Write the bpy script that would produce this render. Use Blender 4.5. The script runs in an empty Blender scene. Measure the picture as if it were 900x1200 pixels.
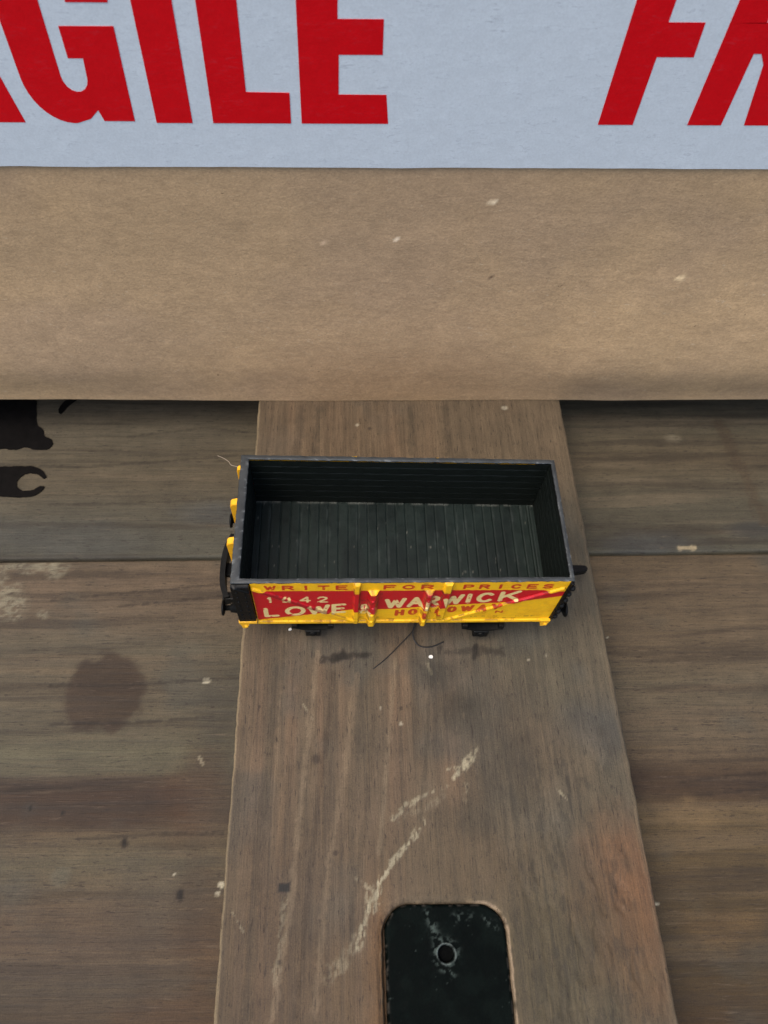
import bpy, bmesh, math, random
import numpy as np
from mathutils import Matrix, Vector

random.seed(7)
rng = np.random.default_rng(7)
sc = bpy.context.scene
COL = sc.collection
MM = 0.001

# ------------------------------------------------------------------ camera
CAM = np.array([-12.69, -75.59, 157.68])            # millimetres
TILT, YAW, ROLL, FPX, SHIFT = 0.53783, -0.02512, 0.01918, 875.405, -45.437

def rot(p, y, r):
    cx, sx, cz, sz, cr, sr = math.cos(p), math.sin(p), math.cos(y), math.sin(y), math.cos(r), math.sin(r)
    Rx = np.array([[1, 0, 0], [0, cx, -sx], [0, sx, cx]])
    Rz = np.array([[cz, -sz, 0], [sz, cz, 0], [0, 0, 1]])
    Rr = np.array([[cr, -sr, 0], [sr, cr, 0], [0, 0, 1]])
    return Rz @ Rx @ Rr
RC = rot(TILT, YAW, ROLL)
cd = bpy.data.cameras.new('camera')
cam = bpy.data.objects.new('camera', cd)
COL.objects.link(cam)
M = Matrix(RC.tolist()).to_4x4()
M.translation = Vector((CAM * MM).tolist())
cam.matrix_world = M
cd.sensor_fit = 'VERTICAL'
cd.sensor_height = 24.0
cd.lens = 24.0 * FPX / 1200
cd.shift_x = -SHIFT / 1200
cd.clip_start = 0.005
cd.clip_end = 50
cd.dof.use_dof = True
cd.dof.focus_distance = 0.158
cd.dof.aperture_fstop = 20
sc.camera = cam

def at(px, py, z=0.0):
    """where the sight line of a photo point meets a level surface (mm)"""
    d = RC @ np.array([(px - 450 - SHIFT) / FPX, -(py - 600) / FPX, -1.0])
    t = (z - CAM[2]) / d[2]
    p = CAM + t * d
    return p[0], p[1]

# ------------------------------------------------------------------ numpy helpers
def S(r, g, b):
    c = np.array([r, g, b], float) / 255
    return np.where(c <= 0.04045, c / 12.92, ((c + 0.055) / 1.055) ** 2.4)

def sm(a, b, x):
    t = np.clip((x - a) / (b - a), 0, 1)
    return t * t * (3 - 2 * t)

def vnoise(x, y, seed=0):
    xi = np.floor(x).astype(np.int64); yi = np.floor(y).astype(np.int64)
    fx = x - xi; fy = y - yi
    fx = fx * fx * (3 - 2 * fx); fy = fy * fy * (3 - 2 * fy)
    def h(a, b):
        n = (a * 374761393 + b * 668265263 + seed * 974634533) & 0x7fffffff
        n = ((n ^ (n >> 13)) * 1274126177) & 0x7fffffff
        n = n ^ (n >> 16)
        return (n & 0xffff) / 65535.0
    return (h(xi, yi) * (1 - fx) + h(xi + 1, yi) * fx) * (1 - fy) + (h(xi, yi + 1) * (1 - fx) + h(xi + 1, yi + 1) * fx) * fy

def fbm(x, y, seed=0, o=4):
    s = 0; a = 0.5; t = 0
    for i in range(o):
        s = s + a * vnoise(x, y, seed + i * 17); t += a
        x = x * 2.03 + 3.1; y = y * 2.03 + 7.7; a *= 0.5
    return s / t

def mix(c, tgt, m):
    return c + (np.asarray(tgt) - c) * np.asarray(m)[..., None]

def seg(x, y, pts):
    d = np.full(np.shape(x), 1e9)
    for (ax, ay), (bx, by) in zip(pts[:-1], pts[1:]):
        vx, vy = bx - ax, by - ay
        L = vx * vx + vy * vy + 1e-12
        t = np.clip(((x - ax) * vx + (y - ay) * vy) / L, 0, 1)
        d = np.minimum(d, np.hypot(x - ax - t * vx, y - ay - t * vy))
    return d

# ------------------------------------------------------------------ objects
def tag(o, label=None, cat=None, group=None, kind=None):
    if label: o['label'] = label
    if cat: o['category'] = cat
    if group: o['group'] = group
    if kind: o['kind'] = kind
    return o

def empty(name, loc=(0, 0, 0), rz=0):
    o = bpy.data.objects.new(name, None)
    o.empty_display_size = 0.01
    COL.objects.link(o)
    o.location = [c * MM for c in loc]
    o.rotation_euler = (0, 0, rz)
    return o

def link(name, me, mat, parent=None, smooth=True):
    o = bpy.data.objects.new(name, me)
    COL.objects.link(o)
    if mat: me.materials.append(mat)
    if parent: o.parent = parent
    me.polygons.foreach_set('use_smooth', [bool(smooth)] * len(me.polygons))
    return o

def grid(name, X, Y, Z, mat, col=None, parent=None, flip=False, smooth=True, bottom=False):
    """a sheet of points (millimetres); X, Y, Z, col are 2-D fields"""
    n, m = X.shape
    co = np.stack([X, Y, Z], -1).reshape(-1, 3) * MM
    i = np.arange(n * m).reshape(n, m)
    q = np.stack([i[:-1, :-1], i[1:, :-1], i[1:, 1:], i[:-1, 1:]], -1).reshape(-1, 4)
    if flip: q = q[:, ::-1]
    if bottom: q = np.vstack([q, [[i[0, 0], i[0, -1], i[-1, -1], i[-1, 0]]]])
    me = bpy.data.meshes.new(name)
    me.vertices.add(len(co)); me.vertices.foreach_set('co', co.ravel())
    me.loops.add(q.size); me.loops.foreach_set('vertex_index', q.ravel().astype(np.int32))
    me.polygons.add(len(q)); me.polygons.foreach_set('loop_start', np.arange(0, q.size, 4, dtype=np.int32))
    me.update(calc_edges=True); me.validate()
    if col is not None:
        a = me.color_attributes.new('tint', 'FLOAT_COLOR', 'POINT')
        c4 = np.ones((n * m, 4)); c4[:, :3] = np.clip(col.reshape(-1, 3), 0, 1)
        a.data.foreach_set('color', c4.ravel())
    return link(name, me, mat, parent, smooth)

def mesh(name, bm, mat, parent=None, smooth=False, warp=None):
    if warp:
        for v in bm.verts: v.co = warp(v.co)
    bmesh.ops.recalc_face_normals(bm, faces=bm.faces)
    for v in bm.verts: v.co *= MM
    me = bpy.data.meshes.new(name)
    bm.to_mesh(me); bm.free()
    return link(name, me, mat, parent, smooth)

def box(bm, x0, x1, y0, y1, z0, z1, bev=0.0, segs=2):
    r = bmesh.ops.create_cube(bm, size=1)
    for v in r['verts']:
        v.co = Vector(((x0 + x1) / 2 + v.co.x * (x1 - x0), (y0 + y1) / 2 + v.co.y * (y1 - y0), (z0 + z1) / 2 + v.co.z * (z1 - z0)))
    if bev:
        es = list({e for v in r['verts'] for e in v.link_edges})
        bmesh.ops.bevel(bm, geom=es, offset=bev, segments=segs, affect='EDGES', profile=0.5)

def lathe(bm, axis_pt, axis, prof, n=28):
    """prof: list of (distance along axis, radius)"""
    a = Vector(axis).normalized()
    u = a.orthogonal().normalized(); w = a.cross(u)
    p0 = Vector(axis_pt)
    rings = []
    for d, r in prof:
        rings.append([bm.verts.new(p0 + a * d + (u * math.cos(2 * math.pi * k / n) + w * math.sin(2 * math.pi * k / n)) * max(r, 1e-4)) for k in range(n)])
    for A, B in zip(rings[:-1], rings[1:]):
        for k in range(n):
            bm.faces.new((A[k], A[(k + 1) % n], B[(k + 1) % n], B[k]))
    bm.faces.new(rings[0][::-1]); bm.faces.new(rings[-1])

def tube(bm, pts, r, n=8):
    pts = [Vector(p) for p in pts]
    rings = []
    for i, p in enumerate(pts):
        t = (pts[min(i + 1, len(pts) - 1)] - pts[max(i - 1, 0)]).normalized()
        u = t.cross(Vector((0.13, 0.2, 0.97))).normalized(); w = t.cross(u)
        rr = r[i] if isinstance(r, (list, tuple)) else r
        rings.append([bm.verts.new(p + (u * math.cos(2 * math.pi * k / n) + w * math.sin(2 * math.pi * k / n)) * rr) for k in range(n)])
    for A, B in zip(rings[:-1], rings[1:]):
        for k in range(n):
            bm.faces.new((A[k], A[(k + 1) % n], B[(k + 1) % n], B[k]))
    bm.faces.new(rings[0][::-1]); bm.faces.new(rings[-1])

def spline(pts, n=10):
    out = []
    P = [np.array(p, float) for p in pts]
    P = [2 * P[0] - P[1]] + P + [2 * P[-1] - P[-2]]
    for i in range(1, len(P) - 2):
        for k in range(n):
            t = k / n
            a, b, c, d = P[i - 1], P[i], P[i + 1], P[i + 2]
            out.append(0.5 * ((2 * b) + (c - a) * t + (2 * a - 5 * b + 4 * c - d) * t * t + (3 * b - a - 3 * c + d) * t ** 3))
    out.append(P[-2])
    return out

def prism(bm, pts, plane, lo, hi):
    """extrude a simple outline; plane 'xy' (lo/hi are z) or 'xz' (lo/hi are y)"""
    f = (lambda p, h: Vector((p[0], p[1], h))) if plane == 'xy' else (lambda p, h: Vector((p[0], h, p[1])))
    A = [bm.verts.new(f(p, lo)) for p in pts]; B = [bm.verts.new(f(p, hi)) for p in pts]
    n = len(pts)
    fa = bm.faces.new(A); fb = bm.faces.new(B[::-1])
    for k in range(n):
        bm.faces.new((A[k], B[k], B[(k + 1) % n], A[(k + 1) % n]))
    bm.normal_update()
    bmesh.ops.triangulate(bm, faces=[fa, fb], ngon_method='EAR_CLIP')

# ------------------------------------------------------------------ materials
class NT:
    def __init__(s, name):
        s.m = bpy.data.materials.new(name); s.m.use_nodes = True
        s.t = s.m.node_tree; s.b = s.t.nodes['Principled BSDF']
        s.co = s.t.nodes.new('ShaderNodeTexCoord')
    def n(s, typ, **kw):
        x = s.t.nodes.new(typ)
        for k, v in kw.items(): setattr(x, k, v)
        return x
    def l(s, a, b): s.t.links.new(a, b)
    def scaled(s, sx, sy, sz):
        mp = s.n('ShaderNodeMapping'); mp.inputs['Scale'].default_value = (sx * 1000, sy * 1000, sz * 1000)
        s.l(s.co.outputs['Object'], mp.inputs['Vector']); return mp.outputs['Vector']
    def noise(s, sx, sy, sz, detail=5, rough=0.6, dist=0.0):
        t = s.n('ShaderNodeTexNoise'); t.inputs['Scale'].default_value = 1
        t.inputs['Detail'].default_value = detail; t.inputs['Roughness'].default_value = rough
        t.inputs['Distortion'].default_value = dist
        s.l(s.scaled(sx, sy, sz), t.inputs['Vector']); return t.outputs['Fac']
    def rng(s, v, a, b, c, d):
        r = s.n('ShaderNodeMapRange'); r.inputs[1].default_value = a; r.inputs[2].default_value = b
        r.inputs[3].default_value = c; r.inputs[4].default_value = d
        s.l(v, r.inputs[0]); return r.outputs[0]
    def math(s, op, a, b):
        m = s.n('ShaderNodeMath', operation=op)
        for i, v in enumerate((a, b)):
            if isinstance(v, (int, float)): m.inputs[i].default_value = v
            else: s.l(v, m.inputs[i])
        return m.outputs[0]
    def mixc(s, fac, a, b, mode='MIX'):
        m = s.n('ShaderNodeMix', data_type='RGBA', blend_type=mode)
        for i, v in ((0, fac), (6, a), (7, b)):
            if isinstance(v, (int, float)): m.inputs[i].default_value = v
            elif isinstance(v, (tuple, list, np.ndarray)): m.inputs[i].default_value = (*[float(q) for q in v[:3]], 1)
            else: s.l(v, m.inputs[i])
        return m.outputs[2]
    def tint(s):
        a = s.n('ShaderNodeAttribute', attribute_name='tint'); return a.outputs['Color']
    def grey(s, v):
        c = s.n('ShaderNodeCombineColor')
        for i in range(3): s.l(v, c.inputs[i])
        return c.outputs[0]
    def bump(s, v, strength, dist):
        b = s.n('ShaderNodeBump'); b.inputs['Strength'].default_value = strength; b.inputs['Distance'].default_value = dist * MM
        s.l(v, b.inputs['Height']); s.l(b.outputs[0], s.b.inputs['Normal'])
    def done(s, col, rough, spec=0.5):
        if isinstance(col, (tuple, list, np.ndarray)): s.b.inputs['Base Color'].default_value = (*[float(q) for q in col[:3]], 1)
        else: s.l(col, s.b.inputs['Base Color'])
        if isinstance(rough, (int, float)): s.b.inputs['Roughness'].default_value = rough
        else: s.l(rough, s.b.inputs['Roughness'])
        s.b.inputs['Specular IOR Level'].default_value = spec
        return s.m

def wood(name, along):
    k = NT(name)
    a, c = 0.035, 0.9
    sc_ = (a, c) if along == 'x' else (c, a)
    g1 = k.noise(sc_[0], sc_[1], 0.5, 6, 0.65, 0.4)                   # broad grain
    g2 = k.noise(sc_[0] * 3.4, sc_[1] * 2.6, 1, 4, 0.6, 0.6)               # fibres
    g3 = k.noise(3.4, 3.1, 2.2, 4, 0.8, 0.3)                              # dust and sanding fuzz
    g4 = k.noise(0.16, 0.16, 0.16, 5, 0.6)                            # blotches
    v = k.math('MULTIPLY', k.rng(g1, 0.3, 0.7, 0.74, 1.24), k.rng(g2, 0.3, 0.7, 0.88, 1.12))
    v = k.math('MULTIPLY', v, k.rng(g3, 0.3, 0.7, 0.72, 1.3))
    v = k.math('MULTIPLY', v, k.rng(g4, 0.3, 0.7, 0.86, 1.14))
    col = k.mixc(1.0, k.tint(), k.grey(v), 'MULTIPLY')
    # short dark pores lying along the grain
    q = 0.42, 2.7
    q = q if along == 'x' else q[::-1]
    p = k.noise(q[0], q[1], 1, 3, 0.6, 0.5)
    col = k.mixc(k.rng(p, 0.58, 0.70, 0, 0.7), col, S(46, 37, 30) * .55)
    p2 = k.noise(q[0] * 0.45, q[1] * 0.8, 1.7, 4, 0.65, 0.5)
    col = k.mixc(k.rng(p2, 0.60, 0.74, 0, 0.35), col, S(146, 126, 104) * .55)
    # pale worn flecks
    w = k.noise(0.9, 0.9, 0.9, 6, 0.8)
    col = k.mixc(k.rng(w, 0.66, 0.76, 0, 0.4), col, S(160, 148, 132) * .55)
    h = k.math('ADD', k.math('MULTIPLY', g1, 0.8), k.math('ADD', k.math('MULTIPLY', g2, 0.6), k.math('MULTIPLY', g3, 0.5)))
    k.bump(h, 0.55, 0.35)
    return k.done(col, k.rng(g1, 0.3, 0.7, 0.62, 0.8), 0.35)

def plain(name, col, rough=0.5, var=0.15, sc_=0.6, bump=0.06, spec=0.5, fleck=None):
    k = NT(name)
    n1 = k.noise(sc_, sc_, sc_, 5, 0.65); n2 = k.noise(sc_ * 5, sc_ * 5, sc_ * 5, 3, 0.6)
    v = k.math('MULTIPLY', k.rng(n1, 0.3, 0.7, 1 - var, 1 + var), k.rng(n2, 0.3, 0.7, 1 - var * 0.7, 1 + var * 0.7))
    c = k.mixc(1.0, col, k.grey(v), 'MULTIPLY')
    if fleck is not None:
        f = k.noise(1.6, 1.6, 1.6, 5, 0.75)
        c = k.mixc(k.rng(f, 0.66, 0.72, 0, 0.6), c, fleck)
    k.bump(n2, 0.35, bump)
    return k.done(c, k.rng(n1, 0.3, 0.7, max(rough - 0.1, 0.05), rough + 0.1), spec)

def tinted(name, rough, spec=0.5, var=0.12, bump=0.05):
    k = NT(name)
    n1 = k.noise(0.7, 0.7, 0.7, 5, 0.65); n2 = k.noise(4, 4, 4, 3, 0.6)
    v = k.math('MULTIPLY', k.rng(n1, 0.3, 0.7, 1 - var, 1 + var), k.rng(n2, 0.3, 0.7, 1 - var, 1 + var))
    k.bump(n2, 0.35, bump)
    return k.done(k.mixc(1.0, k.tint(), k.grey(v), 'MULTIPLY'), k.rng(n1, 0.3, 0.7, rough - 0.1, rough + 0.1), spec)

def cardboard():
    k = NT('kraft_cardboard')
    a = k.noise(0.10, 0.10, 0.16, 5, 0.6); b = k.noise(0.36, 0.36, 0.75, 6, 0.70, 0.5); c = k.noise(1.6, 1.6, 2.3, 4, 0.75, 0.2)
    v = k.math('MULTIPLY', k.rng(a, 0.3, 0.7, 0.93, 1.07), k.rng(b, 0.3, 0.7, 0.86, 1.13))
    v = k.math('MULTIPLY', v, k.rng(c, 0.3, 0.7, 0.80, 1.2))
    col = k.mixc(1.0, k.tint(), k.grey(v), 'MULTIPLY')
    f = k.noise(0.7, 0.7, 1.5, 4, 0.7)
    col = k.mixc(k.rng(f, 0.63, 0.69, 0, 0.6), col, S(196, 178, 150))
    d = k.noise(0.62, 0.5, 1.0, 4, 0.7, 0.3)
    col = k.mixc(k.rng(d, 0.33, 0.28, 0, 0.6), col, S(70, 55, 42))
    k.bump(k.math('ADD', b, k.math('MULTIPLY', c, 0.6)), 0.45, 0.22)
    return k.done(col, 0.8, 0.3)

def tape(name, base, scuff):
    k = NT(name)
    a = k.noise(0.25, 0.25, 0.3, 6, 0.7); b = k.noise(0.5, 0.5, 1.9, 5, 0.7, 1.0); c = k.noise(3, 3, 3, 2, 0.6)
    v = k.math('MULTIPLY', k.rng(a, 0.3, 0.7, 0.95, 1.05), k.rng(c, 0.3, 0.7, 0.95, 1.05))
    col = k.mixc(1.0, base, k.grey(v), 'MULTIPLY')
    col = k.mixc(k.math('MULTIPLY', k.rng(b, 0.54, 0.66, 0, 0.55), k.rng(a, 0.42, 0.58, 0.0, 1.0)), col, scuff)
    k.bump(a, 0.3, 0.25)
    return k.done(col, 0.34, 0.3)

KW = np.array([.545, .53, .435])       # reflectance of a surface relative to its brightness under this sky
M_board = wood('weathered_board', 'y')
M_plank = wood('weathered_plank', 'x')
M_card = cardboard()
M_tape = tape('white_tape', (.565, .635, .685), (.36, .41, .46))
M_red_ink = tape('red_ink', S(200, 6, 20), S(190, 40, 52))
M_panel = tinted('printed_plastic', 0.42, 0.5, 0.07, 0.03)
M_rim = tinted('grey_worn_plastic', 0.5, 0.5, 0.12, 0.06)
M_inside = plain('dark_green_black_plastic', S(36, 46, 44), 0.42, 0.22, 0.8, 0.06, 0.5, S(70, 76, 74))
M_wall = plain('shaded_wall_plastic', S(15, 20, 17), 0.5, 0.25, 0.8, 0.06, 0.22)  # inside plastic made darker; the walls' shade is in the colour
M_black = plain('black_plastic', S(12, 13, 13), 0.45, 0.25, 0.9, 0.06, 0.18)
M_yellow = plain('yellow_plastic', S(236, 176, 30), 0.42, 0.08, 0.8, 0.03)
M_wheel = plain('dark_wheel', S(30, 28, 27), 0.4, 0.2)
M_stencil = plain('black_stencil_paint', S(13, 11, 10), 0.7, 0.4, 0.5, 0.1, 0.08, S(44, 38, 33))
M_fibre = plain('black_fibre', S(18, 17, 16), 0.6, 0.1)
M_pale_fibre = plain('pale_fibre', S(150, 138, 120), 0.7, 0.1)
M_paint_chip = plain('white_paint_flake', S(225, 222, 214), 0.6, 0.1)
M_ground = plain('ground_below', S(60, 54, 48), 0.9, 0.2, 0.05)  # dull brown for the ground, one even colour

# ------------------------------------------------------------------ setting: planks and board
def lines(dense_lo, dense_hi, step, lo, hi, coarse):
    a = list(np.arange(lo, dense_lo, coarse)); b = list(np.arange(dense_lo, dense_hi, step)); c = list(np.arange(dense_hi, hi + 0.01, coarse))
    return np.array(a + b + c)

def slab(name, xs, ys, ztop, zbot, rnd, mat, colf, hf=None, edge_x=None, parent=None):
    """a board with rounded, slightly ragged long edges and real thickness"""
    xs = np.concatenate([[xs[0]], xs, [xs[-1]]]); ys = np.concatenate([[ys[0]], ys, [ys[-1]]])
    X, Y = np.meshgrid(xs, ys, indexing='ij')
    dx = np.minimum(X - xs[0], xs[-1] - X); dy = np.minimum(Y - ys[0], ys[-1] - Y)
    d = np.minimum(dx, dy)
    Z = ztop - rnd * (1 - np.sqrt(np.clip(1 - (1 - np.clip(d / rnd, 0, 1)) ** 2, 0, 1)))
    c = colf(X, Y)
    if hf is not None: Z = Z + hf(X, Y)
    Z[0, :] = Z[-1, :] = zbot; Z[:, 0] = Z[:, -1] = zbot
    if edge_x is not None: X = edge_x(X, Y)
    return grid(name, X, Y, Z, mat, c, parent, bottom=True)

ZP = -15.0

def spot(X, Y, px, py, z, rx, ry, soft=0.35, seed=3, ragged=0.25, f=0.25):
    x, y = at(px, py, z)
    r = np.hypot((X - x) / rx, (Y - y) / ry) + (fbm(X * f, Y * f, seed) - 0.5) * 2 * ragged
    return 1 - sm(1 - soft, 1 + soft, r)

def scratch(X, Y, pts, z, w, seed=5, broken=0.5):
    P = [at(px, py, z) for px, py in pts]
    d = seg(X, Y, P) + (fbm(X * 0.9, Y * 0.9, seed) - 0.5) * w * 1.6
    m = 1 - sm(w * 0.35, w, d)
    return m * sm(broken - 0.22, broken + 0.12, fbm(X * 1.3, Y * 1.3, seed + 9, 3) + 0.15)

def rows(X, Y, z, col, px, table):
    """bands running along the grain: (photo height, colour)"""
    ys = [at(px, py, z)[1] for py, _ in table]
    wob = (fbm(X * 0.012, Y * 0.05, 41) - 0.5) * 5 + (fbm(X * 0.05, Y * 0.3, 43) - 0.5) * 2.5
    y = Y + wob
    out = np.zeros(X.shape + (3,))
    o = np.argsort(ys); yy = np.array(ys)[o]; cc = np.array([S(*table[i][1]) for i in o])
    for k in range(3): out[..., k] = np.interp(y, yy, cc[:, k])
    return out

def streaks(X, Y, seed, f_across, f_along, along):
    a, b = (X, Y) if along == 'x' else (Y, X)
    return fbm(a * f_along, b * f_across + (fbm(a * 0.02, b * 0.05, seed + 5) - 0.5) * 2, seed, 5)

def col_upper(X, Y):
    L = rows(X, Y, ZP, None, 120, [(400, (108, 96, 82)), (500, (106, 98, 86)), (560, (104, 95, 82)), (600, (94, 90, 82)), (640, (92, 91, 86)), (660, (92, 90, 84))])
    R = rows(X, Y, ZP, None, 800, [(400, (98, 90, 76)), (500, (96, 90, 78)), (545, (108, 96, 80)), (590, (96, 91, 80)), (625, (86, 82, 73)), (645, (92, 90, 82)), (660, (88, 84, 76))])
    c = mix(L, R, sm(-10, 20, X)) if False else L + (R - L) * sm(-10, 20, X)[..., None]
    c = mix(c, S(66, 58, 50), sm(0.56, 0.72, streaks(X, Y, 11, 0.5, 0.012, 'x')) * 0.55)
    c = mix(c, S(122, 110, 96), sm(0.58, 0.74, streaks(X, Y, 15, 0.35, 0.014, 'x')) * 0.5)
    c = mix(c, S(82, 84, 88), spot(X, Y, 60, 628, ZP, 22, 5, 0.6, 4, 0.5, 0.12) * 0.45)
    c = mix(c, S(80, 84, 92), spot(X, Y, 260, 600, ZP, 10, 3.5, 0.7, 6, 0.5, 0.2) * 0.6)
    c = mix(c, S(78, 82, 90), spot(X, Y, 760, 640, ZP, 12, 4, 0.6, 8, 0.5, 0.15) * 0.55)
    c = mix(c, S(60, 62, 66), spot(X, Y, 885, 624, ZP, 7, 2.5, 0.6, 8, 0.4, 0.2) * 0.6)
    c = mix(c, S(170, 160, 144), spot(X, Y, 790, 516, ZP, 2.0, 1.4, 0.6, 21, 0.4, 0.5) * 0.35)
    c = mix(c, S(88, 74, 60), scratch(X, Y, [(845, 500), (880, 575), (895, 610)], ZP, 2.5, 12, 0.3) * 0.6)
    for a, y in (((0, 542, 100, 545, 200, 538, 285, 532), 0), ((60, 588, 150, 588, 220, 585, 290, 582), 0), ((150, 510, 240, 500, 290, 505), 0)):
        P = [(a[i], a[i + 1]) for i in range(0, len(a), 2)]
        c = mix(c, S(56, 50, 43), scratch(X, Y, P, ZP, 0.55, 31, 0.44) * 0.5)
    c = mix(c, S(200, 185, 160), scratch(X, Y, [(796, 645), (815, 645)], ZP, 0.7, 14, 0.3) * 0.8)
    return c * KW

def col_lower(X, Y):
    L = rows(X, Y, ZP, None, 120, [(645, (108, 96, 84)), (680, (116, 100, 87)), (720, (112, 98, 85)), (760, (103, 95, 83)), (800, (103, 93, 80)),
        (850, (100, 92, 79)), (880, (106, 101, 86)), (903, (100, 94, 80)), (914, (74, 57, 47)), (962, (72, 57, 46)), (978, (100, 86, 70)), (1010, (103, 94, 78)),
        (1060, (101, 85, 70)), (1110, (92, 77, 65)), (1150, (86, 75, 64)), (1200, (82, 68, 54))])  # nearest rows also carry light falloff in their colour
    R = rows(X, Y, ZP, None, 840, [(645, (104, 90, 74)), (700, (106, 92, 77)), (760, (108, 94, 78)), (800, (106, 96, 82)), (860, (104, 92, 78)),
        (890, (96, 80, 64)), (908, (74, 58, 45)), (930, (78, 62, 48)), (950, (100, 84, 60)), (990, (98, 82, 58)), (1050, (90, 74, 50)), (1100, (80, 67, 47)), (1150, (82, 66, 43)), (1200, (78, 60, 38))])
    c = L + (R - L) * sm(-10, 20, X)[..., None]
    c = mix(c, S(64, 54, 46), sm(0.56, 0.74, streaks(X, Y, 51, 0.45, 0.012, 'x')) * 0.55)
    c = mix(c, S(124, 107, 90), sm(0.57, 0.74, streaks(X, Y, 55, 0.4, 0.014, 'x')) * 0.35)
    c = mix(c, S(82, 84, 82), sm(0.55, 0.75, fbm(X * 0.05, Y * 0.06, 61)) * 0.45)
    # round brown stain
    c = mix(c, S(62, 47, 37), spot(X, Y, 124, 808, ZP, 9.6, 9.2, 0.13, 71, 0.2, 0.3) * 0.8)
    c = mix(c, S(84, 70, 60), spot(X, Y, 92, 825, ZP, 4, 5, 0.4, 73, 0.35, 0.3) * 0.3)
    # dried plaster smears, top left
    for px, py, rx, ry, sd in ((9, 706, 4.6, 4.0, 81), (2, 684, 4, 3, 82), (22, 663, 6, 1.8, 83), (67, 665, 2.4, 2.6, 84), (40, 660, 9, 1.2, 85), (52, 716, 1.6, 1.1, 86)):
        m = spot(X, Y, px, py, ZP, rx, ry, 0.5, sd, 0.55, 0.45) * (sm(0.40, 0.58, fbm(X * 0.13, Y * 0.5, sd + 3, 5)) if rx > 2.5 else 0.8)
        c = mix(c, S(160, 154, 140), m * 0.75 * sm(.3, .55, fbm(X * .9, Y * 2.2, sd + 7)))
    # dark edge by the board and rust low down
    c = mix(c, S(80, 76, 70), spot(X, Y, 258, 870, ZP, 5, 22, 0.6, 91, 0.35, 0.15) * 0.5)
    c = mix(c, S(88, 66, 48), spot(X, Y, 238, 1070, ZP, 5, 9, 0.6, 93, 0.5, 0.3) * 0.6)
    c = mix(c, S(92, 66, 44), spot(X, Y, 225, 1195, ZP, 12, 5, 0.6, 95, 0.4, 0.2) * 0.5)
    c = mix(c, S(96, 68, 48), spot(X, Y, 232, 935, ZP, 7, 9, 0.6, 94, 0.4, 0.2) * 0.4)
    c = mix(c, S(112, 110, 100), spot(X, Y, 72, 1023, ZP, 2, 1.9, 0.4, 97, 0.3, 0.5) * 0.45)
    c = mix(c, S(84, 82, 78), spot(X, Y, 210, 1045, ZP, 14, 7, 0.6, 99, 0.5, 0.2) * 0.35)
    for px, py, r in ((146, 985, .7), (211, 1047, .8), (36, 943, .4), (74, 949, .4)):
        c = mix(c, S(26, 20, 16), spot(X, Y, px, py, ZP, r, r * 1.4, 0.4, 101, 0.3, 1.0) * 0.9)
    for px, py, r in ((242, 796, .8), (205, 1022, .35), (259, 1035, .7), (712, 749, .35), (255, 1045, .5), (770, 1062, .4)):
        c = mix(c, S(214, 208, 196), spot(X, Y, px, py, ZP, r, r * .8, 0.4, 103, 0.4, 1.0) * 0.9)
    c = mix(c, S(170, 160, 145), scratch(X, Y, [(233, 885), (239, 895)], ZP, 0.4, 104, 0.2) * 0.8)
    # cracks along the grain
    for a in ((0, 923, 40, 921, 85, 920), (90, 980, 180, 975, 260, 975), (800, 920, 860, 912, 900, 910), (820, 935, 900, 928), (60, 800, 150, 800, 230, 795, 290, 792), (60, 845, 160, 844, 250, 838),
              (60, 700, 180, 690, 290, 680), (140, 708, 270, 696)):
        P = [(a[i], a[i + 1]) for i in range(0, len(a), 2)]
        c = mix(c, S(44, 36, 30), scratch(X, Y, P, ZP, 0.42, 111, 0.44) * 0.6)
    c = mix(c, S(150, 126, 96), spot(X, Y, 815, 958, ZP, 6, 3, 0.6, 113, 0.5, 0.4) * 0.35)
    c = mix(c, S(60, 56, 48), spot(X, Y, 875, 1105, ZP, 9, 3, 0.6, 115, 0.5, 0.3) * 0.5)
    c = mix(c, S(128, 100, 64), spot(X, Y, 850, 1092, ZP, 8, 3, 0.6, 116, 0.5, 0.3) * 0.35)
    return c * KW

def warp_h(s):
    return lambda X, Y: (fbm(X * 0.03, Y * 0.05, s) - 0.5) * 0.5

xs = lines(-112, 116, 0.5, -200, 200, 6)
# seam between the two planks
(sxl, syl), (sxr, syr) = at(0, 657, ZP), at(900, 647, ZP)
SSL = (syr - syl) / (sxr - sxl); SY = syl - SSL * sxl
su = slab('wooden_plank', xs, lines(SY + .38, 68, 0.45, SY + .38, 120, 6), ZP, ZP - 16, 0.35, M_plank, col_upper, warp_h(201),
          edge_x=None)
tag(su, 'grey brown plank behind the seam with black stencil marks, partly under the cardboard box', 'plank', 'planks under the board')
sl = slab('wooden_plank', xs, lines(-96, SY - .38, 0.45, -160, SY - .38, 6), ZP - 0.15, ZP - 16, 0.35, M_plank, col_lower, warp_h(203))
tag(sl, 'wide brown plank in front of the seam with a round dark stain', 'plank', 'planks under the board')
for o in (su, sl):                                   # the seam runs a touch off square
    me = o.data; n = len(me.vertices); co = np.empty(n * 3); me.vertices.foreach_get('co', co); co = co.reshape(-1, 3)
    co[:, 1] += SSL * co[:, 0]; me.vertices.foreach_set('co', co.ravel()); me.update()

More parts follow.
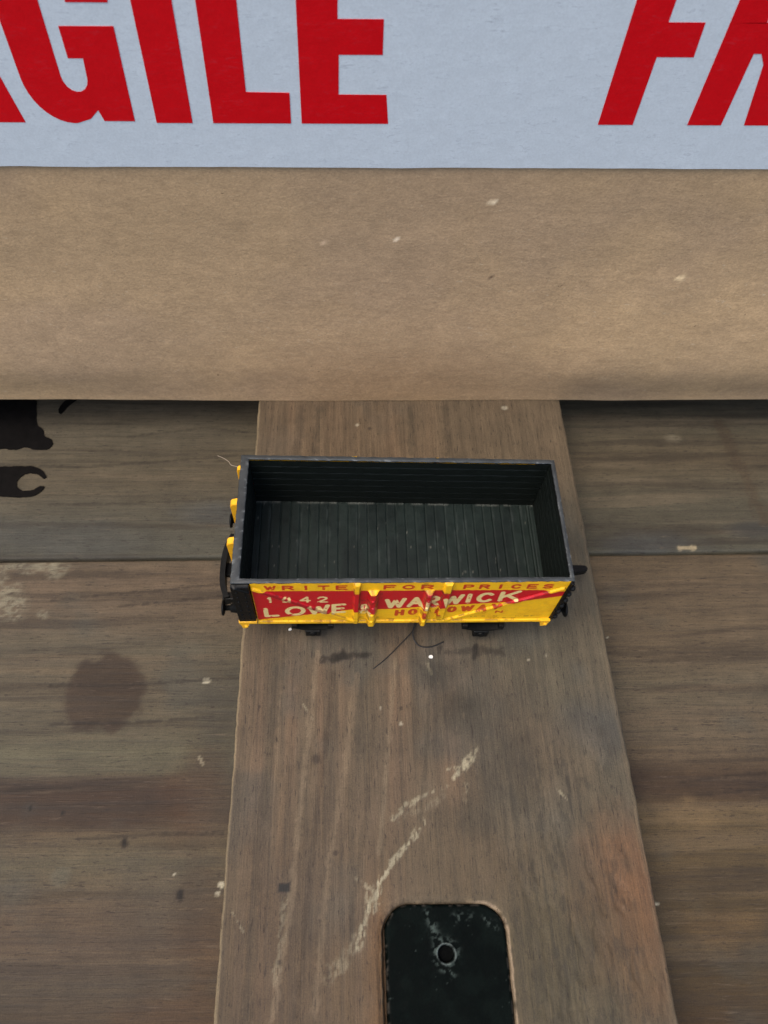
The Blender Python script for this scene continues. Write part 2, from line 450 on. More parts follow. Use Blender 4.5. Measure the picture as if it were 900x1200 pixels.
# cross board with the recess for the plate
SX0, SX1, SY1, SR = -4.0, 19.6, -66.8, 5.2
def slot_d(X, Y):
    cx, hx = (SX0 + SX1) / 2, (SX1 - SX0) / 2
    cy, hy = (SY1 - 130) / 2, (SY1 + 130) / 2
    qx = np.abs(X - cx) - hx + SR; qy = np.abs(Y - cy) - hy + SR
    d = np.hypot(np.maximum(qx, 0), np.maximum(qy, 0)) + np.minimum(np.maximum(qx, qy), 0) - SR
    return d + (fbm(X * 0.9, Y * 0.9, 301) - 0.5) * 0.3 + (fbm(X * 0.2, Y * 0.2, 303) - 0.5) * 0.5

def board_h(X, Y):
    d = slot_d(X, Y)
    h = (fbm(X * 0.06, Y * 0.02, 305) - 0.5) * 0.25
    rough = sm(0.45, 0.7, fbm(X * 0.5, Y * 0.18, 307)) * sm(0, 35, X) * sm(-30, -70, Y)
    h = h - 0.3 * rough
    h = h - 0.45 * (1 - sm(0.0, 0.9, d)) - 1.9 * (1 - sm(-0.55, 0.05, d))
    return h

def col_board(X, Y):
    t = fbm(X * 0.16, Y * 0.010, 311, 4)
    c = np.zeros(X.shape + (3,)) + S(114, 99, 85)
    c = mix(c, S(130, 107, 90), sm(0.5, 0.72, t) * 0.7)
    c = mix(c, S(94, 85, 74), sm(0.5, 0.30, t) * 0.7)
    st = fbm(X * 0.55 + (fbm(X * .03, Y * .012, 5) - .5) * 3, Y * 0.012, 313, 4)
    c = mix(c, S(84, 76, 66), sm(0.54, 0.70, st) * 0.45)
    c = mix(c, S(138, 120, 102), sm(0.56, 0.72, 1 - st) * 0.35)
    grey = sm(0, 34, X + (fbm(X * 0.06, Y * 0.04, 315) - 0.5) * 40)
    c = mix(c, S(102, 96, 85), grey * 0.8)
    c = mix(c, S(90, 92, 92), sm(0.52, 0.75, fbm(X * 0.07, Y * 0.06, 317)) * 0.45)
    far = sm(14, 35, Y)
    c = mix(c, S(130, 109, 90), far * 0.45)
    for px, py, rx, ry, cc, a in ((700, 850, 8, 6, (82, 84, 88), .6), (737, 1062, 9, 13, (142, 98, 68), .75), (762, 1130, 6, 12, (118, 90, 66), .5), (590, 850, 9, 12, (92, 84, 76), .4),
                                  (580, 920, 5, 9, (70, 70, 66), .5), (540, 965, 4, 4, (66, 60, 54), .55), (700, 1060, 4, 14, (74, 70, 62), .5),
                                  (505, 790, 4, 6, (84, 82, 80), .55), (545, 840, 7, 4, (80, 76, 70), .45), (640, 1000, 14, 22, (112, 97, 80), .3),
                                  (448, 1150, 2.5, 14, (128, 92, 58), .75), (420, 1170, 7, 10, (110, 90, 66), .4), (470, 870, 12, 4, (84, 76, 68), .3),
                                  (330, 1140, 14, 26, (100, 82, 67), .7), (600, 1130, 12, 20, (90, 80, 62), .5), (660, 1150, 14, 14, (88, 79, 62), .6), (520, 1010, 14, 8, (104, 90, 74), .5), (560, 1010, 12, 10, (108, 94, 78), .4), (640, 880, 10, 8, (112, 96, 82), .4)):  # near-end patches: browner wood, with light falloff painted in
        c = mix(c, S(*cc), spot(X, Y, px, py, 0, rx, ry, 0.6, int(px), 0.4, 0.16) * a)
    # faint dark rub marks in front of the wagon, deepened to paint in its shadow
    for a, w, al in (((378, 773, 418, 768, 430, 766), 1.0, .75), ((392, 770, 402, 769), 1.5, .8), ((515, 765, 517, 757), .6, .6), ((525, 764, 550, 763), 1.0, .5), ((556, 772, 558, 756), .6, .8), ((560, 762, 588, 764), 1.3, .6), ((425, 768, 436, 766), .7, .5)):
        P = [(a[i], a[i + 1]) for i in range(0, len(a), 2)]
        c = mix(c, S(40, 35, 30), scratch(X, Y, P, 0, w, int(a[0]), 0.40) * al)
    # pale scrapes
    for a, w, al in (((560, 876, 556, 890, 545, 900, 533, 912), .9, .95), ((553, 888, 546, 898), 1.6, .9), ((540, 899, 525, 902), .5, .7), ((527, 921, 503, 930, 478, 943), .7, .7),
                     ((488, 939, 478, 942, 470, 952, 462, 960), .9, .7), ((497, 963, 484, 985, 466, 1005, 448, 1032, 440, 1045), 1.1, .9), ((448, 1040, 436, 1060, 428, 1088, 424, 1110), 1.0, .8),
                     ((446, 1050, 436, 1040, 420, 1030), .8, .5), ((424, 1100, 400, 1130, 388, 1145), 2.2, .28), ((445, 1045, 438, 1062), 2.2, .7), ((549, 920, 546, 936), 1.0, .5), ((520, 935, 470, 960), 1.4, .2),
                     ((356, 825, 368, 843), .3, .6), ((274, 1068, 288, 1092), .35, .5), ((338, 1048, 332, 1110, 326, 1150), 1.4, .35), ((655, 925, 668, 938), .35, .6), ((502, 778, 506, 790), .8, .5)):
        P = [(a[i], a[i + 1]) for i in range(0, len(a), 2)]
        c = mix(c, S(182, 174, 156), scratch(X, Y, P, 0, w * .72, int(a[0]) + 1, 0.40) * sm(.36, .56, fbm(X * 2.4, Y * 1.1, int(a[1]) + 3, 3)) * al)
    # long grain boundaries, pale late wood beside dark
    for a, w, cc, al in (((373, 765, 364, 850, 352, 960, 344, 1060, 322, 1195), .55, (150, 132, 114), .5), ((392, 790, 382, 880, 368, 1000, 350, 1190), .5, (70, 58, 48), .4), ((419, 790, 408, 880, 388, 1010, 372, 1190), .6, (146, 128, 110), .4),
                         ((464, 770, 456, 880, 446, 1000), .4, (148, 132, 114), .4), ((330, 760, 322, 850, 306, 980, 292, 1190), .9, (82, 72, 62), .45), ((440, 840, 430, 960, 412, 1100), .5, (74, 64, 54), .35),
                         ((504, 800, 500, 900, 494, 960), .4, (72, 66, 58), .4), ((352, 480, 346, 530), .8, (84, 72, 62), .5), ((372, 480, 368, 530), .9, (78, 68, 58), .45), ((420, 478, 418, 530), .7, (140, 118, 98), .4), ((480, 478, 480, 530), .8, (84, 76, 66), .4), ((520, 478, 524, 532), .8, (80, 70, 60), .4), ((590, 478, 600, 534), .6, (84, 72, 60), .35)):
        P = [(a[i], a[i + 1]) for i in range(0, len(a), 2)]
        c = mix(c, S(*cc), scratch(X, Y, P, 0, w * 1.5, int(a[0]) + 2, 0.36) * al)
    for px, py, rx, ry, al in ((515, 790, 4, 3, .5), (535, 830, 5, 4, .5), (470, 745, 16, 2.2, .3), (560, 960, 4, 3, .4), (610, 895, 4, 8, .4)):  # smudges; the wide one paints shade along the wagon's foot
        c = mix(c, S(62, 60, 54), spot(X, Y, px, py, 0, rx, ry, 0.7, int(px) + 5, 0.5, 0.3) * al)
    c = mix(c, S(30, 34, 38), (1 - sm(0.7, 1.1, np.maximum(np.abs(X - at(335, 1040)[0]) / 1.2, np.abs(Y - at(335, 1040)[1]) / .85) + (fbm(X, Y, 9) - .5) * .4)) * 0.85)
    for px, py, r in ((417, 498, .5), (590, 478, .8), (471, 848, .35), (620, 773, .35), (640, 768, .25), (447, 830, .3)):
        c = mix(c, S(205, 198, 186), spot(X, Y, px, py, 0, r, r * .8, 0.4, 103, 0.4, 1.0) * 0.8)
    for px, py, r in ((432, 502, .5), (471, 830, .4), (330, 1128, .4), (372, 890, .9), (395, 1000, .5)):
        c = mix(c, S(60, 50, 44), spot(X, Y, px, py, 0, r, r, 0.5, 107, 0.3, 1.0) * 0.7)
    # tear-outs on the right
    tr = sm(0.58, 0.68, fbm(X * 1.1, Y * 0.28, 331)) * sm(12, 30, X) * sm(-20, -42, Y) * (1 - sm(42, 47, X))
    c = mix(c, S(60, 57, 52), tr * 0.4)
    # worn arrises, pale where the wood is rubbed bare
    eL = X - XL; eR = XR - X
    c = mix(c, S(172, 154, 130), (1 - sm(0.25, 0.8, eL + (fbm(X, Y * 0.15, 341) - .5) * .5)) * 0.75)
    c = mix(c, S(96, 84, 70), (1 - sm(0.6, 2.0, np.abs(eL - 1.4))) * 0.3)
    c = mix(c, S(128, 112, 94), (1 - sm(0.3, 1.6, eR + (fbm(X, Y * 0.3, 343) - .5) * 1.2)) * 0.45)
    d = slot_d(X, Y)
    c = mix(c, S(140, 122, 102), (1 - sm(0.1, 0.7, np.abs(d + 0.1))) * sm(0.5, 0.66, fbm(X * .5, Y * .5, 345)) * 0.6)
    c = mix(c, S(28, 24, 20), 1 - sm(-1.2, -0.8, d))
    c = mix(c, S(186, 164, 146), sm(-1.2, -.8, d) * (1 - sm(.0, .35, d)) * sm(12, 15, X) * sm(.25, .45, fbm(X * .3, Y * .3, 347)) * .85)
    return c * KW
XL, XR = -33.6, 47.85
xb = np.unique(np.round(np.concatenate([np.arange(XL, XR, 0.3), [XR], np.arange(XL, XL + 1, .12), np.arange(XR - 1, XR, .12), np.arange(-5.2, -2.6, .15), np.arange(18.2, 21, .15)]), 3))
yb = np.concatenate([np.arange(-150, -95, 2), np.arange(-95, -58, 0.25), np.arange(-58, 56, 0.4), np.arange(56, 110, 3)])
def edge(X, Y):
    s = 0.0062 * Y
    j = (fbm(Y * 0.12, Y * 0 + 3, 351) - .5) * 0.5 + (fbm(Y * 0.9, Y * 0 + 9, 353) - .5) * 0.25
    w = np.clip(1 - np.minimum(X - XL, XR - X) / 2, 0, 1)
    return X + s + j * w
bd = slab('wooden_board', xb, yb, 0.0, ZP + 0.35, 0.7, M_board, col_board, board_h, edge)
tag(bd, 'brown scraped board laid crosswise on the planks with the toy wagon standing on it', 'board')

# ground far below, so nothing shows empty from another angle
gm = bmesh.new(); box(gm, -900, 900, -900, 900, -260, -250)
tag(mesh('ground', gm, M_ground), kind='structure')

# black stencilled marks on the rear plank
def flat_mark(name, pts, parent, thick=0.12, n=5):
    P = [at(*p, ZP + 0.2) for p in pts]
    P = [p[:2] for p in spline([(x, y) for x, y in P] + [P[0]], n)[:-1]] if n else P
    P = [(p[0] + random.uniform(-.12, .12), p[1] + random.uniform(-.12, .12)) for p in P]
    bm = bmesh.new(); prism(bm, P, 'xy', ZP - 0.1, ZP + 0.3)
    return mesh(name, bm, M_stencil, parent)
st1 = flat_mark('painted_mark', [(-34, 458), (-10, 456), (20, 456), (42, 458), (43, 470), (43, 485), (44, 498), (50, 503), (53, 511), (60, 515), (62, 521), (57, 526), (48, 527), (38, 526), (30, 524), (18, 527), (4, 526), (-14, 527), (-34, 526)], su)
tag(st1, 'black block shaped stencil mark with a rounded toe')
pts = [(-26, 560), (-12, 549), (3, 547), (20, 546.5), (36, 546.5), (46, 549), (52, 554), (54.5, 559), (51, 561), (47, 558), (41, 555), (33, 555), (26, 558), (21, 563), (20, 569), (24, 574), (31, 575.5), (39, 574), (44, 571), (48, 569.5), (52, 571), (47, 577), (38, 581.5), (24, 583), (8, 582), (-10, 580), (-26, 574)]
tag(flat_mark('painted_mark', pts, su), 'black open ended claw shaped stencil mark')
tag(flat_mark('painted_mark', [(76, 470), (86, 466), (90, 468), (80, 476), (73, 484), (69, 484), (69, 479)], su), 'short slanting black stencil stroke')

# ------------------------------------------------------------------ cardboard box with tape
BY = 53.33
bx = empty('cardboard_box', (0, BY, 0))
tag(bx, 'brown cardboard box standing behind the toy wagon, with white and red warning tape', 'box')
xs = np.concatenate([np.arange(-170, -115, 5), np.arange(-115, 118, 0.9), np.arange(118, 171, 4)])
zs = np.concatenate([[-.12, -.05, .05, .2, .5, 1.0, 1.7], np.arange(2.4, 66, .9), np.arange(66, 241, 6)])
X, Z = np.meshgrid(xs, zs, indexing='ij')
r = 0.35
Yd = r * (1 - np.sqrt(np.clip(1 - (1 - np.clip((Z + .12) / r, 0, 1)) ** 2, 0, 1)))
up = sm(0, 15, Z) ** .9 * (1 - sm(15, 50, Z))
bulge = -up * (1.9 * sm(34, 58, X) * (1 - sm(120, 160, X)) + 1.1 * sm(-40, -75, X) + .6)  # face swells outward, shaped so the lower corners turn darker
dent2 = 0 * X
Yd = Yd + bulge + dent2 + (fbm(X * 0.03, Z * 0.05, 401) - .5) * 0.8 * (1 - sm(55, 66, Z))
Zd = Z + 0.00004 * (X - 3) ** 2 * (1 - sm(0, 20, Z))
c = np.zeros(X.shape + (3,)) + S(149, 127, 101)
c = mix(c, S(140, 120, 100), sm(.4, .7, fbm(X * .025, Z * .04, 403)) * .5)
c = mix(c, S(158, 134, 104), sm(.5, .75, fbm(X * .03, Z * .03, 405)) * .5)
KC = np.array([1.42, 1.40, 1.30])
for x, z, rr, cc in ((18.8, 62, .9, (225, 208, 180)), (64, 43, 1.5, (214, 192, 156)), (-23, 56, .5, (230, 222, 206)), (0.3, 53, .6, (215, 200, 180)), (-15, 52, 1.1, (190, 165, 140)), (22, 43, .8, (70, 55, 45)), (12, 38, .5, (70, 50, 40)), (-84, 30, .8, (170, 150, 130)), (84, 48, .8, (205, 180, 140)), (-90, 46, .7, (185, 160, 130))):
    m = 1 - sm(.5, 1.1, np.hypot((X - x) / (rr * .85), (Z - z) / (rr * .65)) + (fbm(X, Z, 407) - .5) * .6)
    c = mix(c, S(*cc), m * .85)
o = grid('front_panel', X, Yd, Zd, M_card, c * KC, bx)
bm = bmesh.new(); box(bm, -170, 170, 5.2, 130, .5, 240.0)
bpanel = mesh('carton_body', bm, None, bx)
k = cardboard(); bpanel.data.materials.append(plain('plain_kraft', S(149, 127, 101) * np.array([1.42, 1.40, 1.30]), .8, .1, .3, .1, .3))
# tape strip, its lower edge 69.6 mm up
xs = np.arange(-170, 171, 2.0); zs = np.concatenate([np.linspace(69.6, 140, 30)])
X, Z = np.meshgrid(xs, zs, indexing='ij')
Z = Z + (fbm(X * .15, X * 0 + 2, 411) - .5) * .25 * (Z < 70)
yf = -0.35 + (fbm(X * .05, Z * .06, 413) - .5) * 0.12
tp = grid('tape', X, yf, Z, M_tape, None, bx, smooth=False)
sol = tp.modifiers.new('thickness', 'SOLIDIFY'); sol.thickness = 0.0001; sol.offset = 1
tag(tp, 'white packing tape printed with large red capitals')

ZB, ZT = 78.3, 107.8
def arc(cx, cz, rx, rz, a0, a1, n=10):
    return [(cx + rx * math.cos(math.radians(a0 + (a1 - a0) * i / n)), cz + rz * math.sin(math.radians(a0 + (a1 - a0) * i / n))) for i in range(n + 1)]
h = ZT - ZB
def gl_F(x): return [[(x, ZB), (x + 6.3, ZB), (x + 6.3, ZB + 11.8), (x + 12.5, ZB + 11.8), (x + 12.2, ZB + 17.2), (x + 6.2, ZB + 17.2), (x + 6.2, ZT - 5.6), (x + 13.4, ZT - 5.6), (x + 13.4, ZT), (x, ZT)]]
def gl_R(x):
    a = [(x, ZB), (x + 6.1, ZB), (x + 6.1, ZB + 12.4)] + [(x + 7.4, ZB + 12.4)] + [(x + 8.6, ZB + 10.6)] + [(x + 10.3, ZB), (x + 16.6, ZB), (x + 14.6, ZB + 12.2), (x + 13.2, ZB + 14.9)] + arc(x + 10.5, ZB + 21.3, 5.6, 7.2, -50, 0, 6) + arc(x + 10.0, ZT - 7, 6.1, 7, 0, 90, 8) + [(x, ZT), (x, ZB + 17.12), (x + 5.9, ZB + 17.12), (x + 5.9, ZT - 5.4), (x + 8.4, ZT - 5.4)] + arc(x + 8.2, ZB + 20.7, 1.9, 3.4, 90, -90, 8) + [(x, ZB + 17.1)]
    return [a]
def gl_A(x): return [[(x, ZB), (x + 6.0, ZB), (x + 6.9, ZB + 5.6), (x + 11.2, ZB + 5.6), (x + 12.1, ZB), (x + 18.2, ZB), (x + 12.9, ZT), (x + 9.1, ZT), (x + 9.05, ZT - 6.5), (x + 10.6, ZB + 10.8), (x + 7.5, ZB + 10.8), (x + 9.0, ZT - 6.5), (x + 8.95, ZT), (x + 5.3, ZT)]]
def gl_G(x):
    a = [(x + 17.6, ZB + .3), (x + 12.2, ZB + .3), (x + 11.6, ZB + 2.3)] + [(x + 9.9, ZB + .7), (x + 7.3, ZB - .1)] + arc(x + 7.0, ZB + 8, 7.0, 8.1, 268, 180, 9) + arc(x + 8.6, ZT - 8, 8.6, 8.2, 180, 90, 9) + arc(x + 9.4, ZT - 8, 8.4, 8.2, 90, 0, 9) + \
        [(x + 17.8, ZB + 19.6), (x + 11.2, ZB + 19.6), (x + 11.2, ZT - 7.6)] + arc(x + 9.1, ZT - 7.6, 2.1, 2.4, 0, 180, 8) + arc(x + 9.1, ZB + 8.2, 2.2, 2.7, 180, 345, 8) + [(x + 11.5, ZB + 11.1), (x + 9.0, ZB + 11.1), (x + 9.0, ZB + 16.1), (x + 17.8, ZB + 16.1)]
    return [a]
def gl_I(x): return [[(x, ZB), (x + 6.4, ZB), (x + 6.4, ZT), (x, ZT)]]
def gl_L(x): return [[(x, ZB), (x + 13.9, ZB), (x + 13.9, ZB + 5.5), (x + 6.4, ZB + 5.6), (x + 6.4, ZT), (x, ZT)]]
def gl_E(x): return [[(x, ZB), (x + 15.5, ZB), (x + 14.9, ZB + 5.25), (x + 6.6, ZB + 5.25), (x + 6.6, ZB + 11.9), (x + 13.9, ZB + 11.9), (x + 13.8, ZB + 17.4), (x + 6.4, ZB + 17.4), (x + 6.4, ZT - 5.5), (x + 14.6, ZT - 5.5), (x + 14.9, ZT), (x - .2, ZT)]]
for off in (-154.4, 0, 154.4):
    for fn, x in ((gl_F, 34.7), (gl_R, 50.9), (gl_A, 68.4), (gl_G, 88.5), (gl_I, 109.9), (gl_L, 120.0), (gl_E, 135.8)):
        x = x + off
        if x < -130 or x > 120: continue
        bm = bmesh.new()
        for p in fn(x): prism(bm, p, 'xz', -0.53, -0.30)
        lt = mesh('lettering', bm, M_red_ink, tp)

# ------------------------------------------------------------------ toy wagon
wg = empty('toy_wagon', (.15, 0, 0), -0.0088)
tag(wg, 'yellow and red toy railway wagon with empty dark open body, standing on the cross board', 'toy wagon')
def TY(x, y): return y * (1 - 0.028 * x / 33.0)
def tw(v): return Vector((v.x, TY(v.x, v.y), v.z))
L2, W2, HT, HB = 33.0, 14.83, 28.6, 10.4
FL = 11.8                                                     # inside floor
IX0, IX1, IY0, IY1 = -31.1, 32.2, -13.25, 13.75               # inside faces

# --- body: inner lining with plank grooves, outer shell
gz = [FL]
while gz[-1] < HT - .8: gz.append(gz[-1] + 2.36)
def groove(z, depth=.12):
    d = min(abs(z - g) for g in gz[1:]) if len(gz) > 1 else 9
    return depth * max(0, 1 - d / .22)
zz = sorted(set([FL, HT - .5] + [g + k for g in gz[1:] for k in (-.24, -.1, 0, .1, .24) if g + k < HT - .5]))
bm = bmesh.new()
def wall(bm, p, q, out, zs, nseg=40):
    cols = []
    for i in range(nseg + 1):
        t = i / nseg
        x = p[0] + (q[0] - p[0]) * t; y = p[1] + (q[1] - p[1]) * t
        cols.append([bm.verts.new((x + out[0] * (groove(z) + random.uniform(0, .04)), y + out[1] * (groove(z) + random.uniform(0, .04)), z)) for z in zs])
    for a, b in zip(cols[:-1], cols[1:]):
        for k in range(len(zs) - 1): bm.faces.new((a[k], b[k], b[k + 1], a[k + 1]))
wall(bm, (IX0, IY1), (IX1, IY1), (0, 1), zz)
wall(bm, (IX0, IY0), (IX1, IY0), (0, -1), zz)
wall(bm, (IX0, IY0), (IX0, IY1), (-1, 0), zz)
wall(bm, (IX1, IY0), (IX1, IY1), (1, 0), zz)
o = mesh('body', bm, M_wall, wg, False, tw)
o['label'] = 'dark plank grooved inner walls'
# --- ends (outside)
for sgn, nm in ((-1, 'l'), (1, 'r')):
    bm = bmesh.new()
    x0, x1 = (-L2 + .2, -L2 + .9) if sgn < 0 else (L2 - .62, L2 - .05)
    box(bm, x0, x1, -14.3, 14.3, HB - .2, HT - .75, .1)
    mesh('end_panel', bm, M_black, wg, False, tw)
# --- floor with crosswise boards
xs = np.arange(IX0 - .1, IX1 + .11, .12); ys = np.linspace(IY0 - .3, IY1 + .3, 60)
X, Y = np.meshgrid(xs, ys, indexing='ij')
gx = [IX0 + 1.3]
while gx[-1] < IX1 - 2.6: gx.append(gx[-1] + 2.18 + rng.uniform(-.12, .12))
gx.append(IX1 - 1.5)
D = np.min(np.abs(X[..., None] - np.array(gx)), -1)
pid = np.sum(X[..., None] > np.array(gx), -1)
Zf = FL - .2 * np.clip(1 - D / .2, 0, 1) + (fbm(X * .4, Y * .2, 501) - .5) * .1 + (vnoise(pid * 1.7 + .5, pid * 0 + .5, 503) - .5) * .12
c = np.zeros(X.shape + (3,)) + S(25, 34, 31)
c = mix(c, S(19, 27, 25), sm(.4, .7, fbm(X * .2, Y * .1, 505)))
c = mix(c, S(64, 70, 68), (1 - sm(.12, .35, np.abs(D - .3))) * sm(.6, .76, fbm(X * .6, Y * .2, 507)) * .25)
c = mix(c, S(120, 118, 108), sm(.84, .9, fbm(X * 1.3, Y * 1.3, 509, 3)) * .5)
c = mix(c, S(96, 98, 92), (1 - sm(.15, .5, IY1 - Y)) * sm(.4, .6, fbm(X * .8, Y, 511)) * .5)
fl = grid('floor', X, TY(X, Y), Zf, tinted('floor_plastic', .5, .22, .22, .08), c, wg)
# --- rim
def ring(name, outer, inner, z0, z1, n=150):
    def side(r):
        x0, x1, y0, y1 = r
        pts = []
        for (a, b) in (((x0, y0), (x1, y0)), ((x1, y0), (x1, y1)), ((x1, y1), (x0, y1)), ((x0, y1), (x0, y0))):
            for i in range(n): pts.append((a[0] + (b[0] - a[0]) * i / n, a[1] + (b[1] - a[1]) * i / n))
        return np.array(pts + [pts[0]])
    O, I = side(outer), side(inner)
    prof = [(0, z0), (0, z1 - .18), (.06, z1 - .05), (.16, z1), (.5, z1 + .02), (.84, z1), (.94, z1 - .05), (1, z1 - .18), (1, z0)]
    P = np.array([[(*(O[i] + (I[i] - O[i]) * t), z) for t, z in prof] for i in range(len(O))])
    jx = (vnoise(P[..., 0] * 1.3 + P[..., 1], P[..., 1] * 1.3 + P[..., 2], 601) - .5) * .14
    X, Y, Z = P[..., 0] + jx, P[..., 1] + jx, P[..., 2] + (vnoise(P[..., 0] * .7, P[..., 1] * .7, 603) - .5) * .12
    Zs = X
    c = np.zeros(X.shape + (3,)) + S(50, 54, 55)
    c = mix(c, S(39, 43, 44), sm(.4, .7, fbm(X * .3, Y * .3, 605)))
    edgew = np.array([0, .4, 1, .4, 0, .5, 1, .6, 0])[None, :] * np.ones_like(X)
    c = mix(c, S(120, 124, 124), edgew * sm(.6, .75, fbm(X * 1.6, Y * 1.6, 607)) * .7)
    c = mix(c, S(40, 46, 48), np.array([.3, .1, 0, 0, 0, 0, 0, .5, 1])[None, :] * np.ones_like(X))
    return grid(name, X, TY(X, Y), Z, M_rim, c, wg, flip=True)
ring('rim', (-L2 + .15, L2 + .15, -14.25, 14.83), (IX0, IX1 + .1, IY0, IY1), HT - .22, HT)

# --- printed side: relief and livery
PX0, PX1, PZ0, PZ1 = -29.25, 32.45, HB, HT - .2
STROKES = {
 'W': [[(0, 1), (.25, 0), (.5, .85), (.75, 0), (1, 1)]], 'R': [[(0, 0), (0, 1), (.7, 1), (.95, .88), (.95, .62), (.7, .5), (0, .5)], [(.5, .5), (1, 0)]],
 'I': [[(.5, 0), (.5, 1)]], 'T': [[(0, 1), (1, 1)], [(.5, 1), (.5, 0)]], 'E': [[(1, 0), (0, 0), (0, 1), (1, 1)], [(0, .5), (.85, .5)]],
 'F': [[(0, 0), (0, 1), (1, 1)], [(0, .5), (.85, .5)]], 'O': [[(.5 + .5 * math.cos(a * math.pi / 8), .5 + .5 * math.sin(a * math.pi / 8)) for a in range(17)]],
 'P': [[(0, 0), (0, 1), (.7, 1), (.97, .88), (.97, .58), (.7, .45), (0, .45)]], 'C': [[(.5 + .5 * math.cos(math.radians(a)), .5 + .5 * math.sin(math.radians(a))) for a in range(42, 319, 23)]],
 'S': [[(.95, .85), (.7, 1), (.3, 1), (.05, .84), (.1, .62), (.4, .52), (.65, .48), (.93, .36), (.95, .15), (.7, 0), (.3, 0), (.03, .15)]],
 'L': [[(0, 1), (0, 0), (1, 0)]], 'A': [[(0, 0), (.5, 1), (1, 0)], [(.2, .33), (.8, .33)]], 'K': [[(0, 0), (0, 1)], [(1, 1), (.08, .42)], [(.35, .6), (1, 0)]],
 'H': [[(0, 0), (0, 1)], [(1, 0), (1, 1)], [(0, .5), (1, .5)]], 'Y': [[(0, 1), (.5, .48), (1, 1)], [(.5, .48), (.5, 0)]], 'N': [[(0, 0), (0, 1), (1, 0), (1, 1)]],
 '1': [[(.3, .75), (.55, 1), (.55, 0)]], '9': [[(.1, .05), (.5, 0), (.85, .2), (.95, .6), (.85, .9), (.5, 1), (.15, .9), (.05, .68), (.2, .48), (.5, .42), (.9, .58)]],
 '4': [[(.75, 0), (.75, 1), (0, .3), (1, .3)]], '2': [[(.05, .75), (.2, .95), (.55, 1), (.9, .88), (.92, .66), (.6, .38), (.02, 0), (1, 0)]],
 '&': [[(1, 0), (.2, .75), (.25, .95), (.5, 1), (.7, .88), (.62, .68), (.15, .4), (.05, .18), (.3, 0), (.6, .08), (.95, .45)]],
}
def glyph(X, Z, ch, x0, x1, z0, hgt, slope, w):
    """stroke mask of one character, its foot climbing with the slope"""
    m = np.zeros(X.shape)
    lo, hi = x0 - w, x1 + w
    ii = np.where((X[:, 0] > lo) & (X[:, 0] < hi))[0]
    if not len(ii): return m
    sl_ = slice(ii[0], ii[-1] + 1)
    xx, zz_ = X[sl_], Z[sl_]
    d = np.full(xx.shape, 9.0)
    a = w / 2
    for st in STROKES[ch]:
        P = []
        for u, v in st:
            x = x0 + a + u * (x1 - x0 - w); z = z0 + a + v * (hgt - w) + slope * (x - x0)
            P.append((x, z))
        d = np.minimum(d, seg(xx, zz_, P))
    m[sl_] = 1 - sm(a - .07, a + .07, d)
    return m

def h_front(X, Z):
    h = -.14 * np.clip(1 - np.min(np.abs(Z[..., None] - np.array([11.75 + 2.32 * i for i in range(1, 8)])), -1) / .16, 0, 1)
    def post(x0, x1, z0, z1, hh, rr=.3):
        m = sm(x0 - .15, x0 + rr, X) * (1 - sm(x1 - rr, x1 + .15, X)) * sm(z0 - .15, z0 + .2, Z) * (1 - sm(z1 - .2, z1 + .15, Z))
        return m * hh
    h = np.maximum(h, post(-9.2, -7.9, 11, 29.8, .75)); h = np.maximum(h, post(-6.4, -4.2, 10.0, 26.3, 1.15, .7))
    h = np.maximum(h, post(4.7, 6.6, 10.0, 26.2, 1.15, .7)); h = np.maximum(h, post(8.2, 9.9, 12.5, 29.8, .75))
    h = np.maximum(h, post(-7.9, -6.3, 15.8, 18.6, .45)); h = np.maximum(h, post(6.6, 8.2, 15.8, 18.6, .45))
    for a, b in (((-28.6, 27.2), (-9.4, 11.4)), ((31.6, 26.6), (10.6, 11.4))):
        d = seg(X, Z, [a, b]); h = np.maximum(h, .4 * (1 - sm(.25, .7, d)))
    h = np.maximum(h, .35 * (1 - sm(11.35, 11.6, Z)))                       # curb strip
    for x in (-5.3, 5.6):
        for z in (13.2, 16.5, 20, 23.4):
            h = h + .3 * (1 - sm(.2, .42, np.hypot(X - x, Z - z)))
    return h

